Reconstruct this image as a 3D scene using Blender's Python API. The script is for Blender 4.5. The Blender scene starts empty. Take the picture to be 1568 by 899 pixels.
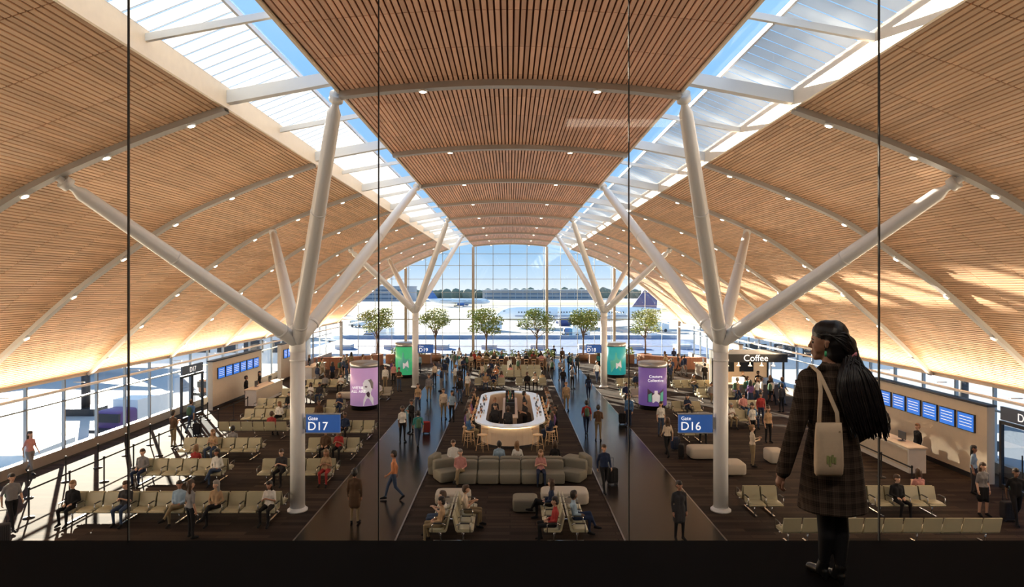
import bpy, math, random
import numpy as np
from mathutils import Vector, Matrix
random.seed(7)
R=random.Random(11)
CAMZ=7.6; F=950.0
def G(px,py):
    D=F*CAMZ/(py-441.0)
    return ((px-781.0)*D/F, D)
# ------------------------------------------------------------------ materials
MATS={}
def mat(name,col=(.5,.5,.5),rough=.5,metal=0.,emit=0.,ecol=None,var=.08,scale=6.,bump=0.,spec=.5,stretch=None,island=0.):
    if name in MATS: return MATS[name]
    m=bpy.data.materials.new(name); m.use_nodes=True
    nt=m.node_tree; N=nt.nodes; L=nt.links
    b=N['Principled BSDF']
    b.inputs['Roughness'].default_value=rough; b.inputs['Metallic'].default_value=metal
    b.inputs['Specular IOR Level'].default_value=spec
    tc=N.new('ShaderNodeTexCoord'); mp=N.new('ShaderNodeMapping'); nz=N.new('ShaderNodeTexNoise')
    L.new(tc.outputs['Object'],mp.inputs[0]); L.new(mp.outputs[0],nz.inputs['Vector'])
    if stretch: mp.inputs['Scale'].default_value=stretch
    nz.inputs['Scale'].default_value=scale; nz.inputs['Detail'].default_value=3
    rp=N.new('ShaderNodeMapRange'); rp.inputs['To Min'].default_value=1-var; rp.inputs['To Max'].default_value=1+var
    L.new(nz.outputs[0],rp.inputs[0])
    vm=N.new('ShaderNodeVectorMath'); vm.operation='SCALE'; vm.inputs[0].default_value=col
    out=rp.outputs[0]
    if island>0:
        g=N.new('ShaderNodeNewGeometry'); r2=N.new('ShaderNodeMapRange'); r2.inputs['To Min'].default_value=1-island; r2.inputs['To Max'].default_value=1+island
        L.new(g.outputs['Random Per Island'],r2.inputs[0])
        mu=N.new('ShaderNodeMath'); mu.operation='MULTIPLY'; L.new(out,mu.inputs[0]); L.new(r2.outputs[0],mu.inputs[1]); out=mu.outputs[0]
    L.new(out,vm.inputs['Scale']); L.new(vm.outputs[0],b.inputs['Base Color'])
    if emit>0:
        b.inputs['Emission Color'].default_value=(*(ecol or col),1); b.inputs['Emission Strength'].default_value=emit
    if bump>0:
        bp=N.new('ShaderNodeBump'); bp.inputs['Strength'].default_value=bump; L.new(nz.outputs[0],bp.inputs['Height']); L.new(bp.outputs[0],b.inputs['Normal'])
    MATS[name]=m; return m
def glassmat(name,tint=(.93,.97,1),gl=.05,rough=.02):
    m=bpy.data.materials.new(name); m.use_nodes=True; nt=m.node_tree; N=nt.nodes; L=nt.links
    N.remove(N['Principled BSDF'])
    t=N.new('ShaderNodeBsdfTransparent'); t.inputs[0].default_value=(*tint,1)
    g=N.new('ShaderNodeBsdfGlossy'); g.inputs['Roughness'].default_value=rough
    x=N.new('ShaderNodeMixShader'); x.inputs[0].default_value=gl
    L.new(t.outputs[0],x.inputs[1]); L.new(g.outputs[0],x.inputs[2]); L.new(x.outputs[0],N['Material Output'].inputs[0])
    return m
def translucent(name,col,f):
    m=bpy.data.materials.new(name); m.use_nodes=True; nt=m.node_tree; N=nt.nodes; L=nt.links
    N.remove(N['Principled BSDF'])
    nz=N.new('ShaderNodeTexNoise'); nz.inputs['Scale'].default_value=2
    tc=N.new('ShaderNodeTexCoord'); L.new(tc.outputs['Object'],nz.inputs['Vector'])
    mx=N.new('ShaderNodeMix'); mx.data_type='RGBA'; mx.inputs[6].default_value=(*[c*.9 for c in col],1); mx.inputs[7].default_value=(*col,1); L.new(nz.outputs[0],mx.inputs[0])
    d=N.new('ShaderNodeBsdfDiffuse'); t=N.new('ShaderNodeBsdfTranslucent'); L.new(mx.outputs[2],d.inputs[0]); L.new(mx.outputs[2],t.inputs[0])
    x=N.new('ShaderNodeMixShader'); x.inputs[0].default_value=f
    L.new(d.outputs[0],x.inputs[1]); L.new(t.outputs[0],x.inputs[2]); L.new(x.outputs[0],N['Material Output'].inputs[0])
    return m
# ------------------------------------------------------------------ mesh builder
class MB:
    def __init__(s): s.v=[];s.f=[];s.m=[];s.sm=[]
    def add(s,vs,fs,mat=0,smooth=False):
        o=len(s.v); s.v.extend([tuple(v) for v in vs])
        for f in fs: s.f.append([i+o for i in f]); s.m.append(mat); s.sm.append(smooth)
    def box(s,c,d,mat=0,rz=0,rx=0):
        M=Matrix.Rotation(rz,3,'Z')@Matrix.Rotation(rx,3,'X'); c=Vector(c)
        vs=[c+M@Vector((x*d[0]/2,y*d[1]/2,z*d[2]/2)) for x in(-1,1) for y in(-1,1) for z in(-1,1)]
        s.add(vs,[(0,1,3,2),(4,6,7,5),(0,4,5,1),(2,3,7,6),(0,2,6,4),(1,5,7,3)],mat)
    def sell(s,c,d,mat=0,e=.35,nu=20,nv=10,rz=0):
        def p(a,e): return math.copysign(abs(a)**e,a)
        M=Matrix.Rotation(rz,3,'Z'); c=Vector(c); vs=[]
        for j in range(nv+1):
            ph=-math.pi/2+math.pi*j/nv
            for i in range(nu):
                t=2*math.pi*(i+.5)/nu
                vs.append(c+M@Vector((d[0]/2*p(math.cos(ph),e)*p(math.cos(t),e),d[1]/2*p(math.cos(ph),e)*p(math.sin(t),e),d[2]/2*p(math.sin(ph),e))))
        fs=[(j*nu+i,j*nu+(i+1)%nu,(j+1)*nu+(i+1)%nu,(j+1)*nu+i) for j in range(nv) for i in range(nu)]
        s.add(vs,fs,mat,True)
    def tube(s,pts,rad,seg=10,mat=0,cap=True,smooth=True,flat=1.):
        pts=[Vector(p) for p in pts]; n=len(pts)
        if not hasattr(rad,'__len__'): rad=[rad]*n
        up=None; vs=[]
        for k in range(n):
            t=(pts[min(k+1,n-1)]-pts[max(k-1,0)])
            if t.length<1e-9: t=Vector((0,0,1))
            t.normalize()
            if up is None:
                up=Vector((0,0,1)) if abs(t.z)<.9 else Vector((1,0,0))
            a=up-t*up.dot(t)
            if a.length<1e-6: a=t.orthogonal()
            a.normalize(); up=a; b=t.cross(a)
            for i in range(seg):
                th=2*math.pi*i/seg
                vs.append(pts[k]+(a*math.cos(th)+b*math.sin(th)*flat)*rad[k])
        fs=[(k*seg+i,k*seg+(i+1)%seg,(k+1)*seg+(i+1)%seg,(k+1)*seg+i) for k in range(n-1) for i in range(seg)]
        s.add(vs,fs,mat,smooth)
        if cap:
            o=len(s.v)-n*seg
            s.f.append([o+i for i in range(seg)][::-1]); s.m.append(mat); s.sm.append(False)
            s.f.append([o+(n-1)*seg+i for i in range(seg)]); s.m.append(mat); s.sm.append(False)
    def cap(s,p0,r0,p1,r1,seg=12,mat=0):
        p0=Vector(p0);p1=Vector(p1); d=p1-p0
        if d.length<1e-6: d=Vector((0,0,1))
        d.normalize(); P=[];Q=[]
        for a in (84,60,35,15): P.append(p0-d*r0*math.sin(math.radians(a)));Q.append(r0*math.cos(math.radians(a)))
        P.append(p0);Q.append(r0)
        if (p1-p0).length>1e-6: P.append(p1);Q.append(r1)
        for a in (15,35,60,84): P.append(p1+d*r1*math.sin(math.radians(a)));Q.append(r1*math.cos(math.radians(a)))
        s.tube(P,Q,seg,mat)
    def ring_loft(s,rings,mat=0,smooth=True,cap=True):
        n=len(rings[0]); vs=[p for r in rings for p in r]
        fs=[(k*n+i,k*n+(i+1)%n,(k+1)*n+(i+1)%n,(k+1)*n+i) for k in range(len(rings)-1) for i in range(n)]
        s.add(vs,fs,mat,smooth)
        if cap:
            o=len(s.v)-len(vs)
            s.f.append([o+i for i in range(n)][::-1]); s.m.append(mat); s.sm.append(False)
            s.f.append([o+(len(rings)-1)*n+i for i in range(n)]); s.m.append(mat); s.sm.append(False)
    def lathe(s,c,prof,seg=32,mat=0,smooth=True):
        c=Vector(c)
        s.ring_loft([[c+Vector((r*math.cos(2*math.pi*i/seg),r*math.sin(2*math.pi*i/seg),z)) for i in range(seg)] for r,z in prof],mat,smooth)
    def extr(s,poly,x0,x1,mat=0,ax='X',smooth=False):
        def P(p,t):
            return (t,p[0],p[1]) if ax=='X' else ((p[0],t,p[1]) if ax=='Y' else (p[0],p[1],t))
        n=len(poly); vs=[P(p,x0) for p in poly]+[P(p,x1) for p in poly]
        fs=[(i,(i+1)%n,n+(i+1)%n,n+i) for i in range(n)]
        s.add(vs,fs,mat,smooth); o=len(s.v)-2*n
        s.f.append([o+i for i in range(n)][::-1]); s.m.append(mat); s.sm.append(False)
        s.f.append([o+n+i for i in range(n)]); s.m.append(mat); s.sm.append(False)
    def mesh(s,name):
        me=bpy.data.meshes.new(name); me.from_pydata(s.v,[],s.f)
        me.polygons.foreach_set('material_index',s.m); me.polygons.foreach_set('use_smooth',s.sm); me.update()
        return me
    def obj(s,name,mats,loc=(0,0,0),rz=0,parent=None):
        me=s.mesh(name)
        for m in mats: me.materials.append(m)
        return link(name,me,loc,rz,parent)
def link(name,me,loc=(0,0,0),rz=0,parent=None):
    o=bpy.data.objects.new(name,me); bpy.context.scene.collection.objects.link(o)
    o.location=loc; o.rotation_euler=(0,0,rz)
    if parent: o.parent=parent
    return o
def text(name,body,size,loc,m,parent=None,rot=(math.pi/2,0,0),align='LEFT'):
    cu=bpy.data.curves.new(name,'FONT'); cu.body=body; cu.size=size; cu.align_x=align; cu.extrude=.004
    o=bpy.data.objects.new(name,cu); bpy.context.scene.collection.objects.link(o)
    dg=bpy.context.evaluated_depsgraph_get(); me=bpy.data.meshes.new_from_object(o.evaluated_get(dg))
    bpy.data.objects.remove(o); me.materials.clear(); me.materials.append(m)
    o=link(name,me,loc,0,parent); o.rotation_euler=rot; return o
# common mats
white=mat('white_paint',(.78,.80,.82),.35,var=.03)
steelw=mat('rib_steel',(.50,.49,.48),.4,metal=.1,var=.04)
wood_side=mat('wood_slat_side',(.82,.55,.36),.5,var=.12,scale=3,stretch=(6,.4,6),island=.13)
wood_mid=mat('wood_slat_center',(.86,.54,.39),.5,var=.12,scale=3,stretch=(6,.4,6),island=.15)
backing=mat('ceiling_backing',(.24,.10,.055),.8)
blackm=mat('black_matte',(.012,.012,.013),.6)
mull=mat('mullion_metal',(.36,.39,.42),.35,metal=.3)
dark=mat('dark_metal',(.05,.05,.055),.4,metal=.5)
glass=glassmat('window_glass',(.88,.94,.98))
skyglass=glassmat('skylight_glass',(.96,.98,1),.03)
boardm=translucent('translucent_board',(.84,.88,.90),.34)
# ------------------------------------------------------------------ roof profile
PP=[(6.7,11.86),(8.6,11.2),(10.6,10.36),(11.8,9.72),(13.3,8.7),(14.9,7.5),(16.5,6.1),(17.6,5.08),(18.9,3.78)]
def crom(P,n=12):
    out=[]
    Q=[(2*P[0][0]-P[1][0],2*P[0][1]-P[1][1])]+P+[(2*P[-1][0]-P[-2][0],2*P[-1][1]-P[-2][1])]
    for i in range(1,len(Q)-2):
        for k in range(n):
            t=k/n; a,b,c,d=Q[i-1],Q[i],Q[i+1],Q[i+2]
            out.append(tuple(.5*((2*b[j])+(-a[j]+c[j])*t+(2*a[j]-5*b[j]+4*c[j]-d[j])*t*t+(-a[j]+3*b[j]-3*c[j]+d[j])*t**3) for j in(0,1)))
    out.append(P[-1]); return out
PROF=crom(PP)
acc=[0]
for i in range(1,len(PROF)): acc.append(acc[-1]+math.dist(PROF[i],PROF[i-1]))
SL=acc[-1]
def prof_s(s):
    s=max(0,min(SL,s))
    return (float(np.interp(s,acc,[p[0] for p in PROF])),float(np.interp(s,acc,[p[1] for p in PROF])))
def zroof(x):
    x=abs(x)
    if x<4: return 12.2+.27*(1-(x/4)**2)
    if x<6.7: return 12.2
    return float(np.interp(x,[p[0] for p in PROF],[p[1] for p in PROF]))
Y0,Y1=-4.,69.
RIBS=[1.4+6.6*k for k in range(11)]
SEG=1.65; segs=[]
y=Y0
while y<Y1-.1:
    segs.append((y+.010,min(y+SEG,Y1)-.010)); y+=SEG
def slats(name,paths,m):
    b=MB()
    for q in paths:
        for (a,c) in segs: b.extr(q,a,c,0,'Y')
    return b.obj(name,[m])
paths=[]
s=.05; PITCH=.115
while s<SL-.1:
    p=Vector(prof_s(s)); q=Vector(prof_s(s+.080)); t=(q-p).normalized(); n=Vector((-t.y,t.x))
    if n.y<0: n=-n
    paths.append([p,q,q+n*.045,p+n*.045]); s+=PITCH
slats('ceiling_slats_east',[[(v[0],v[1]) for v in q] for q in paths],wood_side)
slats('ceiling_slats_west',[[(-v[0],v[1]) for v in q][::-1] for q in paths],wood_side)
cp=[]
x=-3.94
while x<3.9:
    z0,z1=zroof(x),zroof(x+.078); cp.append([(x,z0),(x+.078,z1),(x+.078,z1+.045),(x,z0+.045)]); x+=PITCH
slats('ceiling_slats_center',cp,wood_mid)
b=MB()
for sg in (1,-1):
    P=[prof_s(SL*i/40) for i in range(41)]
    N=[]
    for i in range(41):
        a=Vector(P[max(0,i-1)]);c=Vector(P[min(40,i+1)]);t=(c-a).normalized();n=Vector((-t.y,t.x)); n=n if n.y>0 else -n; N.append(n)
    off,top=.075,.3
    poly=[(sg*(P[i][0]+N[i].x*off),P[i][1]+N[i].y*off) for i in range(41)]+[(sg*(P[i][0]+N[i].x*top),P[i][1]+N[i].y*top) for i in range(40,-1,-1)]
    n=len(poly)
    vs=[(p[0],Y0,p[1]) for p in poly]+[(p[0],Y1,p[1]) for p in poly]
    b.add(vs,[(i,(i+1)%n,n+(i+1)%n,n+i) for i in range(n)],0)
xs=[-4+.5*i for i in range(17)]
poly=[(x,zroof(x)+.075) for x in xs]+[(x,zroof(x)+.4) for x in xs[::-1]]
n=len(poly); b.add([(p[0],Y0,p[1]) for p in poly]+[(p[0],Y1,p[1]) for p in poly],[(i,(i+1)%n,n+(i+1)%n,n+i) for i in range(n)],0)
b.obj('ceiling',[backing])
b=MB()
for sg in(1,-1):
    b.box((sg*4.02,(Y0+Y1)/2,12.39),(.06,Y1-Y0,.44),0)
    b.box((sg*6.66,(Y0+Y1)/2,12.06),(.07,Y1-Y0,.5),0)
    b.box((sg*18.98,(Y0+Y1)/2,3.78),(.1,Y1-Y0,.16),0)
b.obj('trim_1',[mat('edge_trim',(.80,.68,.54),.4)])
b=MB(); y=Y0+.2
XI=5.25
while y<Y1-.2:
    for sg in(1,-1):
        b.add([(sg*6.68,y+.014,12.28),(sg*XI,y+.014,12.86),(sg*XI,y+.386,12.86),(sg*6.68,y+.386,12.28)],[(0,1,2,3)],0)
        b.add([(sg*6.68,y-.014,12.30),(sg*XI,y-.014,12.88),(sg*XI,y+.014,12.88),(sg*6.68,y+.014,12.30)],[(0,1,2,3)],1)
    y+=.4
b.obj('skylight_boards',[boardm,mat('board_gap',(.25,.28,.32),.6)])
b=MB(); yy=1.4-3.3
k=0
while yy<Y1:
    big=(k%2==1)
    h=.28 if big else .12; w=.20 if big else .08
    for sg in(1,-1):
        b.extr([(sg*6.66,12.22),(sg*4.0,12.70),(sg*4.0,12.70-h),(sg*6.66,12.2-h)],yy-w/2,yy+w/2,0,'Y')
    yy+=3.3;k+=1
for sg in(1,-1):
    b.box((sg*5.22,(Y0+Y1)/2,12.87),(.06,Y1-Y0-.4,.10),0)
b.obj('skylight_beams',[white])
b=MB()
for sg in(1,-1):
    b.add([(sg*4.0,Y0+.2,12.66),(sg*5.25,Y0+.2,12.95),(sg*5.25,Y1-.2,12.95),(sg*4.0,Y1-.2,12.66)],[(0,1,2,3)],0)
b.obj('skylight_glazing',[skyglass])
rb=MB(); dl=MB()
for d in RIBS:
    if d>Y1-.5 or d<3: continue
    for sg in(1,-1):
        P=[prof_s(SL*i/30) for i in range(31)]
        top=[];bot=[]
        for i in range(31):
            a=Vector(P[max(0,i-1)]);c=Vector(P[min(30,i+1)]);t=(c-a).normalized();n=Vector((-t.y,t.x)); n=n if n.y>0 else -n
            p=Vector(P[i]); top.append(p+n*.02); bot.append(p-n*.13)
        for i in range(30):
            q=[top[i],top[i+1],bot[i+1],bot[i]]
            vs=[(sg*v.x,d-.12,v.y) for v in q]+[(sg*v.x,d+.12,v.y) for v in q]
            rb.add(vs,[(0,1,5,4),(2,3,7,6),(0,3,2,1),(4,5,6,7)],0,False)
        s=.9
        while s<SL-1:
            p=Vector(prof_s(s));q=Vector(prof_s(s+.05));t=(q-p).normalized();n=Vector((-t.y,t.x)); n=n if n.y>0 else -n
            a=p-n*.12; c=p-n*.18
            dl.tube([(sg*a.x,d,a.y),(sg*c.x,d,c.y)],[.1,.11],12,0)
            c2=p-n*.185
            dl.tube([(sg*c.x,d,c.y),(sg*c2.x,d,c2.y)],[.075,.075],12,1)
            s+=2.15
    for i in range(16):
        xa=-4+.5*i;xb=xa+.5;za=zroof(xa);zb=zroof(xb)
        q=[(xa,za+.02),(xb,zb+.02),(xb,zb-.14),(xa,za-.14)]
        vs=[(v[0],d-.12,v[1]) for v in q]+[(v[0],d+.12,v[1]) for v in q]
        rb.add(vs,[(0,1,5,4),(2,3,7,6),(0,3,2,1),(4,5,6,7)],0)
    for x in(-2.05,2.05):
        z=zroof(x)-.14
        dl.tube([(x,d,z),(x,d,z-.05)],[.1,.11],12,0); dl.tube([(x,d,z-.05),(x,d,z-.055)],.075,12,1)
rb.obj('roof_ribs',[steelw])
dl.obj('downlights',[white,mat('lamp_glow',(1,.93,.8),.5,emit=16,ecol=(1,.88,.68))])
# ------------------------------------------------------------------ floor and walls
def floormat():
    m=bpy.data.materials.new('floor_carpet'); m.use_nodes=True; nt=m.node_tree;N=nt.nodes;L=nt.links;b=N['Principled BSDF']
    tc=N.new('ShaderNodeTexCoord')
    n1=N.new('ShaderNodeTexNoise'); n1.inputs['Scale'].default_value=30
    br=N.new('ShaderNodeTexBrick'); br.inputs['Scale'].default_value=.55; br.offset=.5
    br.inputs['Color1'].default_value=(.020,.015,.013,1); br.inputs['Color2'].default_value=(.058,.040,.030,1); br.inputs['Mortar'].default_value=(.028,.021,.018,1)
    br.inputs['Mortar Size'].default_value=.01; br.inputs['Brick Width'].default_value=.9; br.inputs['Row Height'].default_value=.14
    L.new(tc.outputs['Object'],br.inputs['Vector']); L.new(tc.outputs['Object'],n1.inputs['Vector'])
    mx=N.new('ShaderNodeMix'); mx.data_type='RGBA'; mx.blend_type='OVERLAY'; mx.inputs[0].default_value=.5
    L.new(br.outputs['Color'],mx.inputs[6]); L.new(n1.outputs[0],mx.inputs[7]); L.new(mx.outputs[2],b.inputs['Base Color'])
    b.inputs['Roughness'].default_value=.85; b.inputs['Specular IOR Level'].default_value=.10
    return m
carpet=floormat()
aisle=mat('polished_terrazzo',(.010,.007,.006),.22,var=.4,scale=2.5,spec=.24)
b=MB(); b.box((0,32.5,-.15),(40.2,73.5,.3),0); b.obj('floor',[carpet])
b=MB()
for sg in(1,-1): b.box((sg*4.98,35,.004),(3.05,56,.012),0)
b.box((0,64.2,.005),(38,4,.012),0)
b.obj('floor_aisle',[aisle])
b=MB()
for sg in (1,-1):
    for xx in (3.45,6.51): b.box((sg*xx,35,.012),(.05,56,.012),0)
b.obj('trim_2',[mat('aisle_trim',(.18,.16,.15),.3,metal=.6)])
b=MB(); b.box((0,.37,5.67-.2),(40,8.74,.4),0)
b.box((0,4.66,5.60),(40,.16,.1),1)
b.obj('floor_mezzanine',[mat('mezz_floor',(.004,.0035,.0035),.8,spec=.05),blackm])
b=MB(); b.box((0,4.4,2.6),(40,.2,5.2),0); b.obj('wall_under_mezzanine',[mat('wall_grey',(.3,.29,.28),.7)])
b=MB(); b.box((0,-4.1,6.6),(40.4,.2,13.4),0); b.obj('wall_back',[mat('wall_back_dark',(.06,.055,.05),.8)])
mz=bpy.data.objects.new('mezzanine_glass_wall',None); bpy.context.scene.collection.objects.link(mz)
mgl=glassmat('mezz_glass',(.975,.982,.982),.010,.0)
xj=[-2.914+1.9107*k for k in range(-4,8)]
b=MB(); 
for a,c in zip(xj[:-1],xj[1:]): b.add([(a+.01,4.74,5.67),(c-.01,4.74,5.67),(c-.01,4.74,10.15),(a+.01,4.74,10.15)],[(0,1,2,3)],0)
b.obj('panes',[mgl],parent=mz)
b=MB()
for x in xj: b.box((x,4.74,7.9),(.008,.02,4.5),0)
b.box((0,4.74,10.2),(21,.12,.12),0)
b.obj('joints',[blackm],parent=mz)
for sg,nm in((-1,'west'),(1,'east')):
    b=MB()
    b.box((sg*20.05,32.5,.22),(.3,73.5,.44),1)
    b.box((sg*20.0,32.5,3.72),(.3,73.5,.22),0)
    b.box((sg*20.0,32.5,2.55),(.12,73.5,.07),0)
    b.box((sg*19.5,32.5,3.92),(1.3,73.5,.12),2)
    y=-3.
    while y<69:
        b.box((sg*20.0,y,1.9),(.14,.08,3.6),0)
        y+=2.2
    b.obj('wall_%s'%nm,[mull,mat('sill_stone',(.28,.24,.21),.5),mat('eave_soffit',(.8,.62,.42),.6)])
    g=MB(); g.add([(sg*20.0,Y0,.4),(sg*20.0,Y1,.4),(sg*20.0,Y1,3.6),(sg*20.0,Y0,3.6)],[(0,1,2,3)],0)
    g.obj('window_%d'%(1 if sg<0 else 2),[glass])
    b=MB(); b.box((sg*18.55,37,3.36),(.16,62,.08),0)
    for k in range(16): b.box((sg*18.75,7+4*k,3.5),(.5,.03,.03),0)
    b.obj('linear_uplight',[white])
    for yy in (21.5,52.5):
        la=bpy.data.lights.new('uplight_lamp','AREA'); la.shape='RECTANGLE'; la.size=31; la.size_y=.12; la.energy=1350; la.color=(1,.77,.50)
        lo=bpy.data.objects.new('uplight_lamp',la); bpy.context.scene.collection.objects.link(lo)
        lo.location=(sg*18.5,yy,3.44)
        dirv=Vector((-sg*.80,0,.60))
        zax=-dirv; xax=Vector((0,1,0)); yax=zax.cross(xax)
        lo.rotation_euler=Matrix((xax,yax,zax)).transposed().to_euler()
b=MB(); YE=69.1
for x in (4.1,11.6,18.8): 
    for sg in(1,-1): b.box((sg*x,YE,zroof(x)/2),(.28,.35,zroof(x)),1)
for i in range(1,20):
    xx=-18.8+1.88*i
    b.box((xx,YE,zroof(xx)/2),(.05,.1,zroof(xx)),0)
for z in [1.1,2.6,4.1,5.6,7.1,8.6,10.1,11.4]:
    ex=20 if z<3.9 else float(np.interp(-z,[-p[1] for p in PROF],[p[0] for p in PROF]))
    b.box((0,YE,z),(2*ex,.1,.05 if z!=4.1 else .12),0)
b.obj('wall_end',[mull,mat('end_column',(.38,.33,.29),.5)])
g=MB(); pl=[(-20,0),(20,0),(20,3.7)]+[(p[0],p[1]) for p in PROF[::-1]]+[(6.7,12.9),(4,12.5)]+[(0,12.6)]+[(-4,12.5),(-6.7,12.9)]+[(-p[0],p[1]) for p in PROF]+[(-20,3.7)]
g.add([(p[0],YE+.02,p[1]) for p in pl],[list(range(len(pl)))],0); g.obj('window_3',[glass])
# ------------------------------------------------------------------ tree columns
def column(x,y):
    sg=1 if x>0 else -1
    b=MB()
    b.tube([(0,0,0),(0,0,5.65)],[.245,.245],28)
    b.lathe((0,0,0),[(.34,0),(.34,.05),(.27,.07),(.27,.12)],28)
    b.lathe((0,0,5.1),[(.25,0),(.262,.02),(.262,.06),(.25,.08)],28)
    b.cap((0,0,5.5),.265,(0,0,5.95),.25,20)
    for dy in(-6.6,6.6):
        for tx,tz in((sg*(4.05)-x,12.3),(sg*10.65-x,10.2)):
            p0=Vector((0,0,5.75)); p1=Vector((tx,dy,tz)); 
            L=[p0.lerp(p1,t) for t in(0,.05,.3,.6,.93,.95,1.0)]
            b.tube(L,[.22,.235,.23,.205,.165,.09,.08],22)
            b.tube([p0.lerp(p1,.09),p0.lerp(p1,.10)],[.25,.25],22)
            b.tube([p0.lerp(p1,.965),p0.lerp(p1,.985)],[.17,.17],16)
            b.tube([p0.lerp(p1,.60),p0.lerp(p1,.606)],[.215,.215],22)
    return b.obj('branching_column',[white],(x,y,0))
for yy in(21.2,47.6):
    for xx in(-7.26,7.2): column(xx,yy)
blue=mat('sign_blue',(.03,.10,.36),.4,emit=.22,ecol=(.04,.16,.55)); wtxt=mat('sign_text',(.9,.9,.9),.5,emit=.6,ecol=(1,1,1))
def gate_sign(x,y,z,t,side):
    e=bpy.data.objects.new('gate_sign',None); bpy.context.scene.collection.objects.link(e); e.location=(x,y,z)
    b=MB(); b.box((0,0,0),(1.14,.12,.62),0); b.box((0,0,.32),(1.18,.14,.03),1); b.box((0,0,-.32),(1.18,.14,.03),1); b.box((-side*.6,.0,0),(.12,.08,.4),1)
    b.obj('panel',[blue,mull],parent=e)
    text('label_gate','Gate',.17,(-.5,-.066,.12),wtxt,e); text('label_number',t,.40,(-.52,-.066,-.22),wtxt,e)
gate_sign(-6.35,21.1,3.0,'D17',1); gate_sign(6.3,21.1,3.0,'D16',-1)
gate_sign(-6.45,47.5,2.95,'D19',1); gate_sign(6.4,47.5,2.95,'D18',-1)
# ------------------------------------------------------------------ people
SK=[(.50,.30,.20),(.32,.16,.10),(.15,.075,.045),(.58,.37,.27)]
skins=[mat('skin_%d'%i,c,.5,var=.04) for i,c in enumerate(SK)]
hairs=[mat('hair_%d'%i,c,.5) for i,c in enumerate([(.012,.009,.008),(.05,.025,.012),(.20,.11,.05),(.22,.21,.20)])]
PAL=dict(black=(.012,.012,.014),navy=(.018,.03,.07),white=(.66,.66,.63),grey=(.20,.20,.21),pink=(.50,.24,.22),red=(.30,.035,.035),tan=(.36,.25,.15),brown=(.085,.05,.03),
 blue=(.06,.15,.32),lblue=(.27,.38,.50),denim=(.045,.07,.125),green=(.07,.14,.09),cream=(.56,.48,.38),khaki=(.22,.17,.10),orange=(.50,.21,.10),charcoal=(.035,.035,.04),purple=(.14,.07,.21),teal=(.04,.21,.21))
def cloth(n): return mat('cloth_'+n,PAL[n],.8,var=.15,scale=12,spec=.2)
def hand_tubes(b,w,d,n,mt=0,curl=.6,sc=1.):
    d=Vector(d).normalized(); n=Vector(n); n=(n-d*n.dot(d)).normalized(); lat=d.cross(n)
    for i,(o,l) in enumerate(((-.027,.062),(-.009,.075),(.009,.07),(.027,.055))):
        p=Vector(w)+d*.085*sc+lat*o*sc
        p1=p+(d*math.cos(curl*.5)+n*math.sin(curl*.5))*l*.5*sc
        p2=p1+(d*math.cos(curl*1.4)+n*math.sin(curl*1.4))*l*.5*sc
        b.tube([p-d*.02*sc,p,p1,p2,p2+(p2-p1)*.15],[.0095*sc,.0095*sc,.0088*sc,.0078*sc,.004],7,mt)
    p=Vector(w)+d*.03*sc-lat*.03*sc
    b.tube([p,p+(d*.6-lat*.55+n*.35)*.035*sc,p+(d*1.3-lat*.5+n*.6)*.05*sc],[.013*sc,.011*sc,.007*sc],7,mt)
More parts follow.
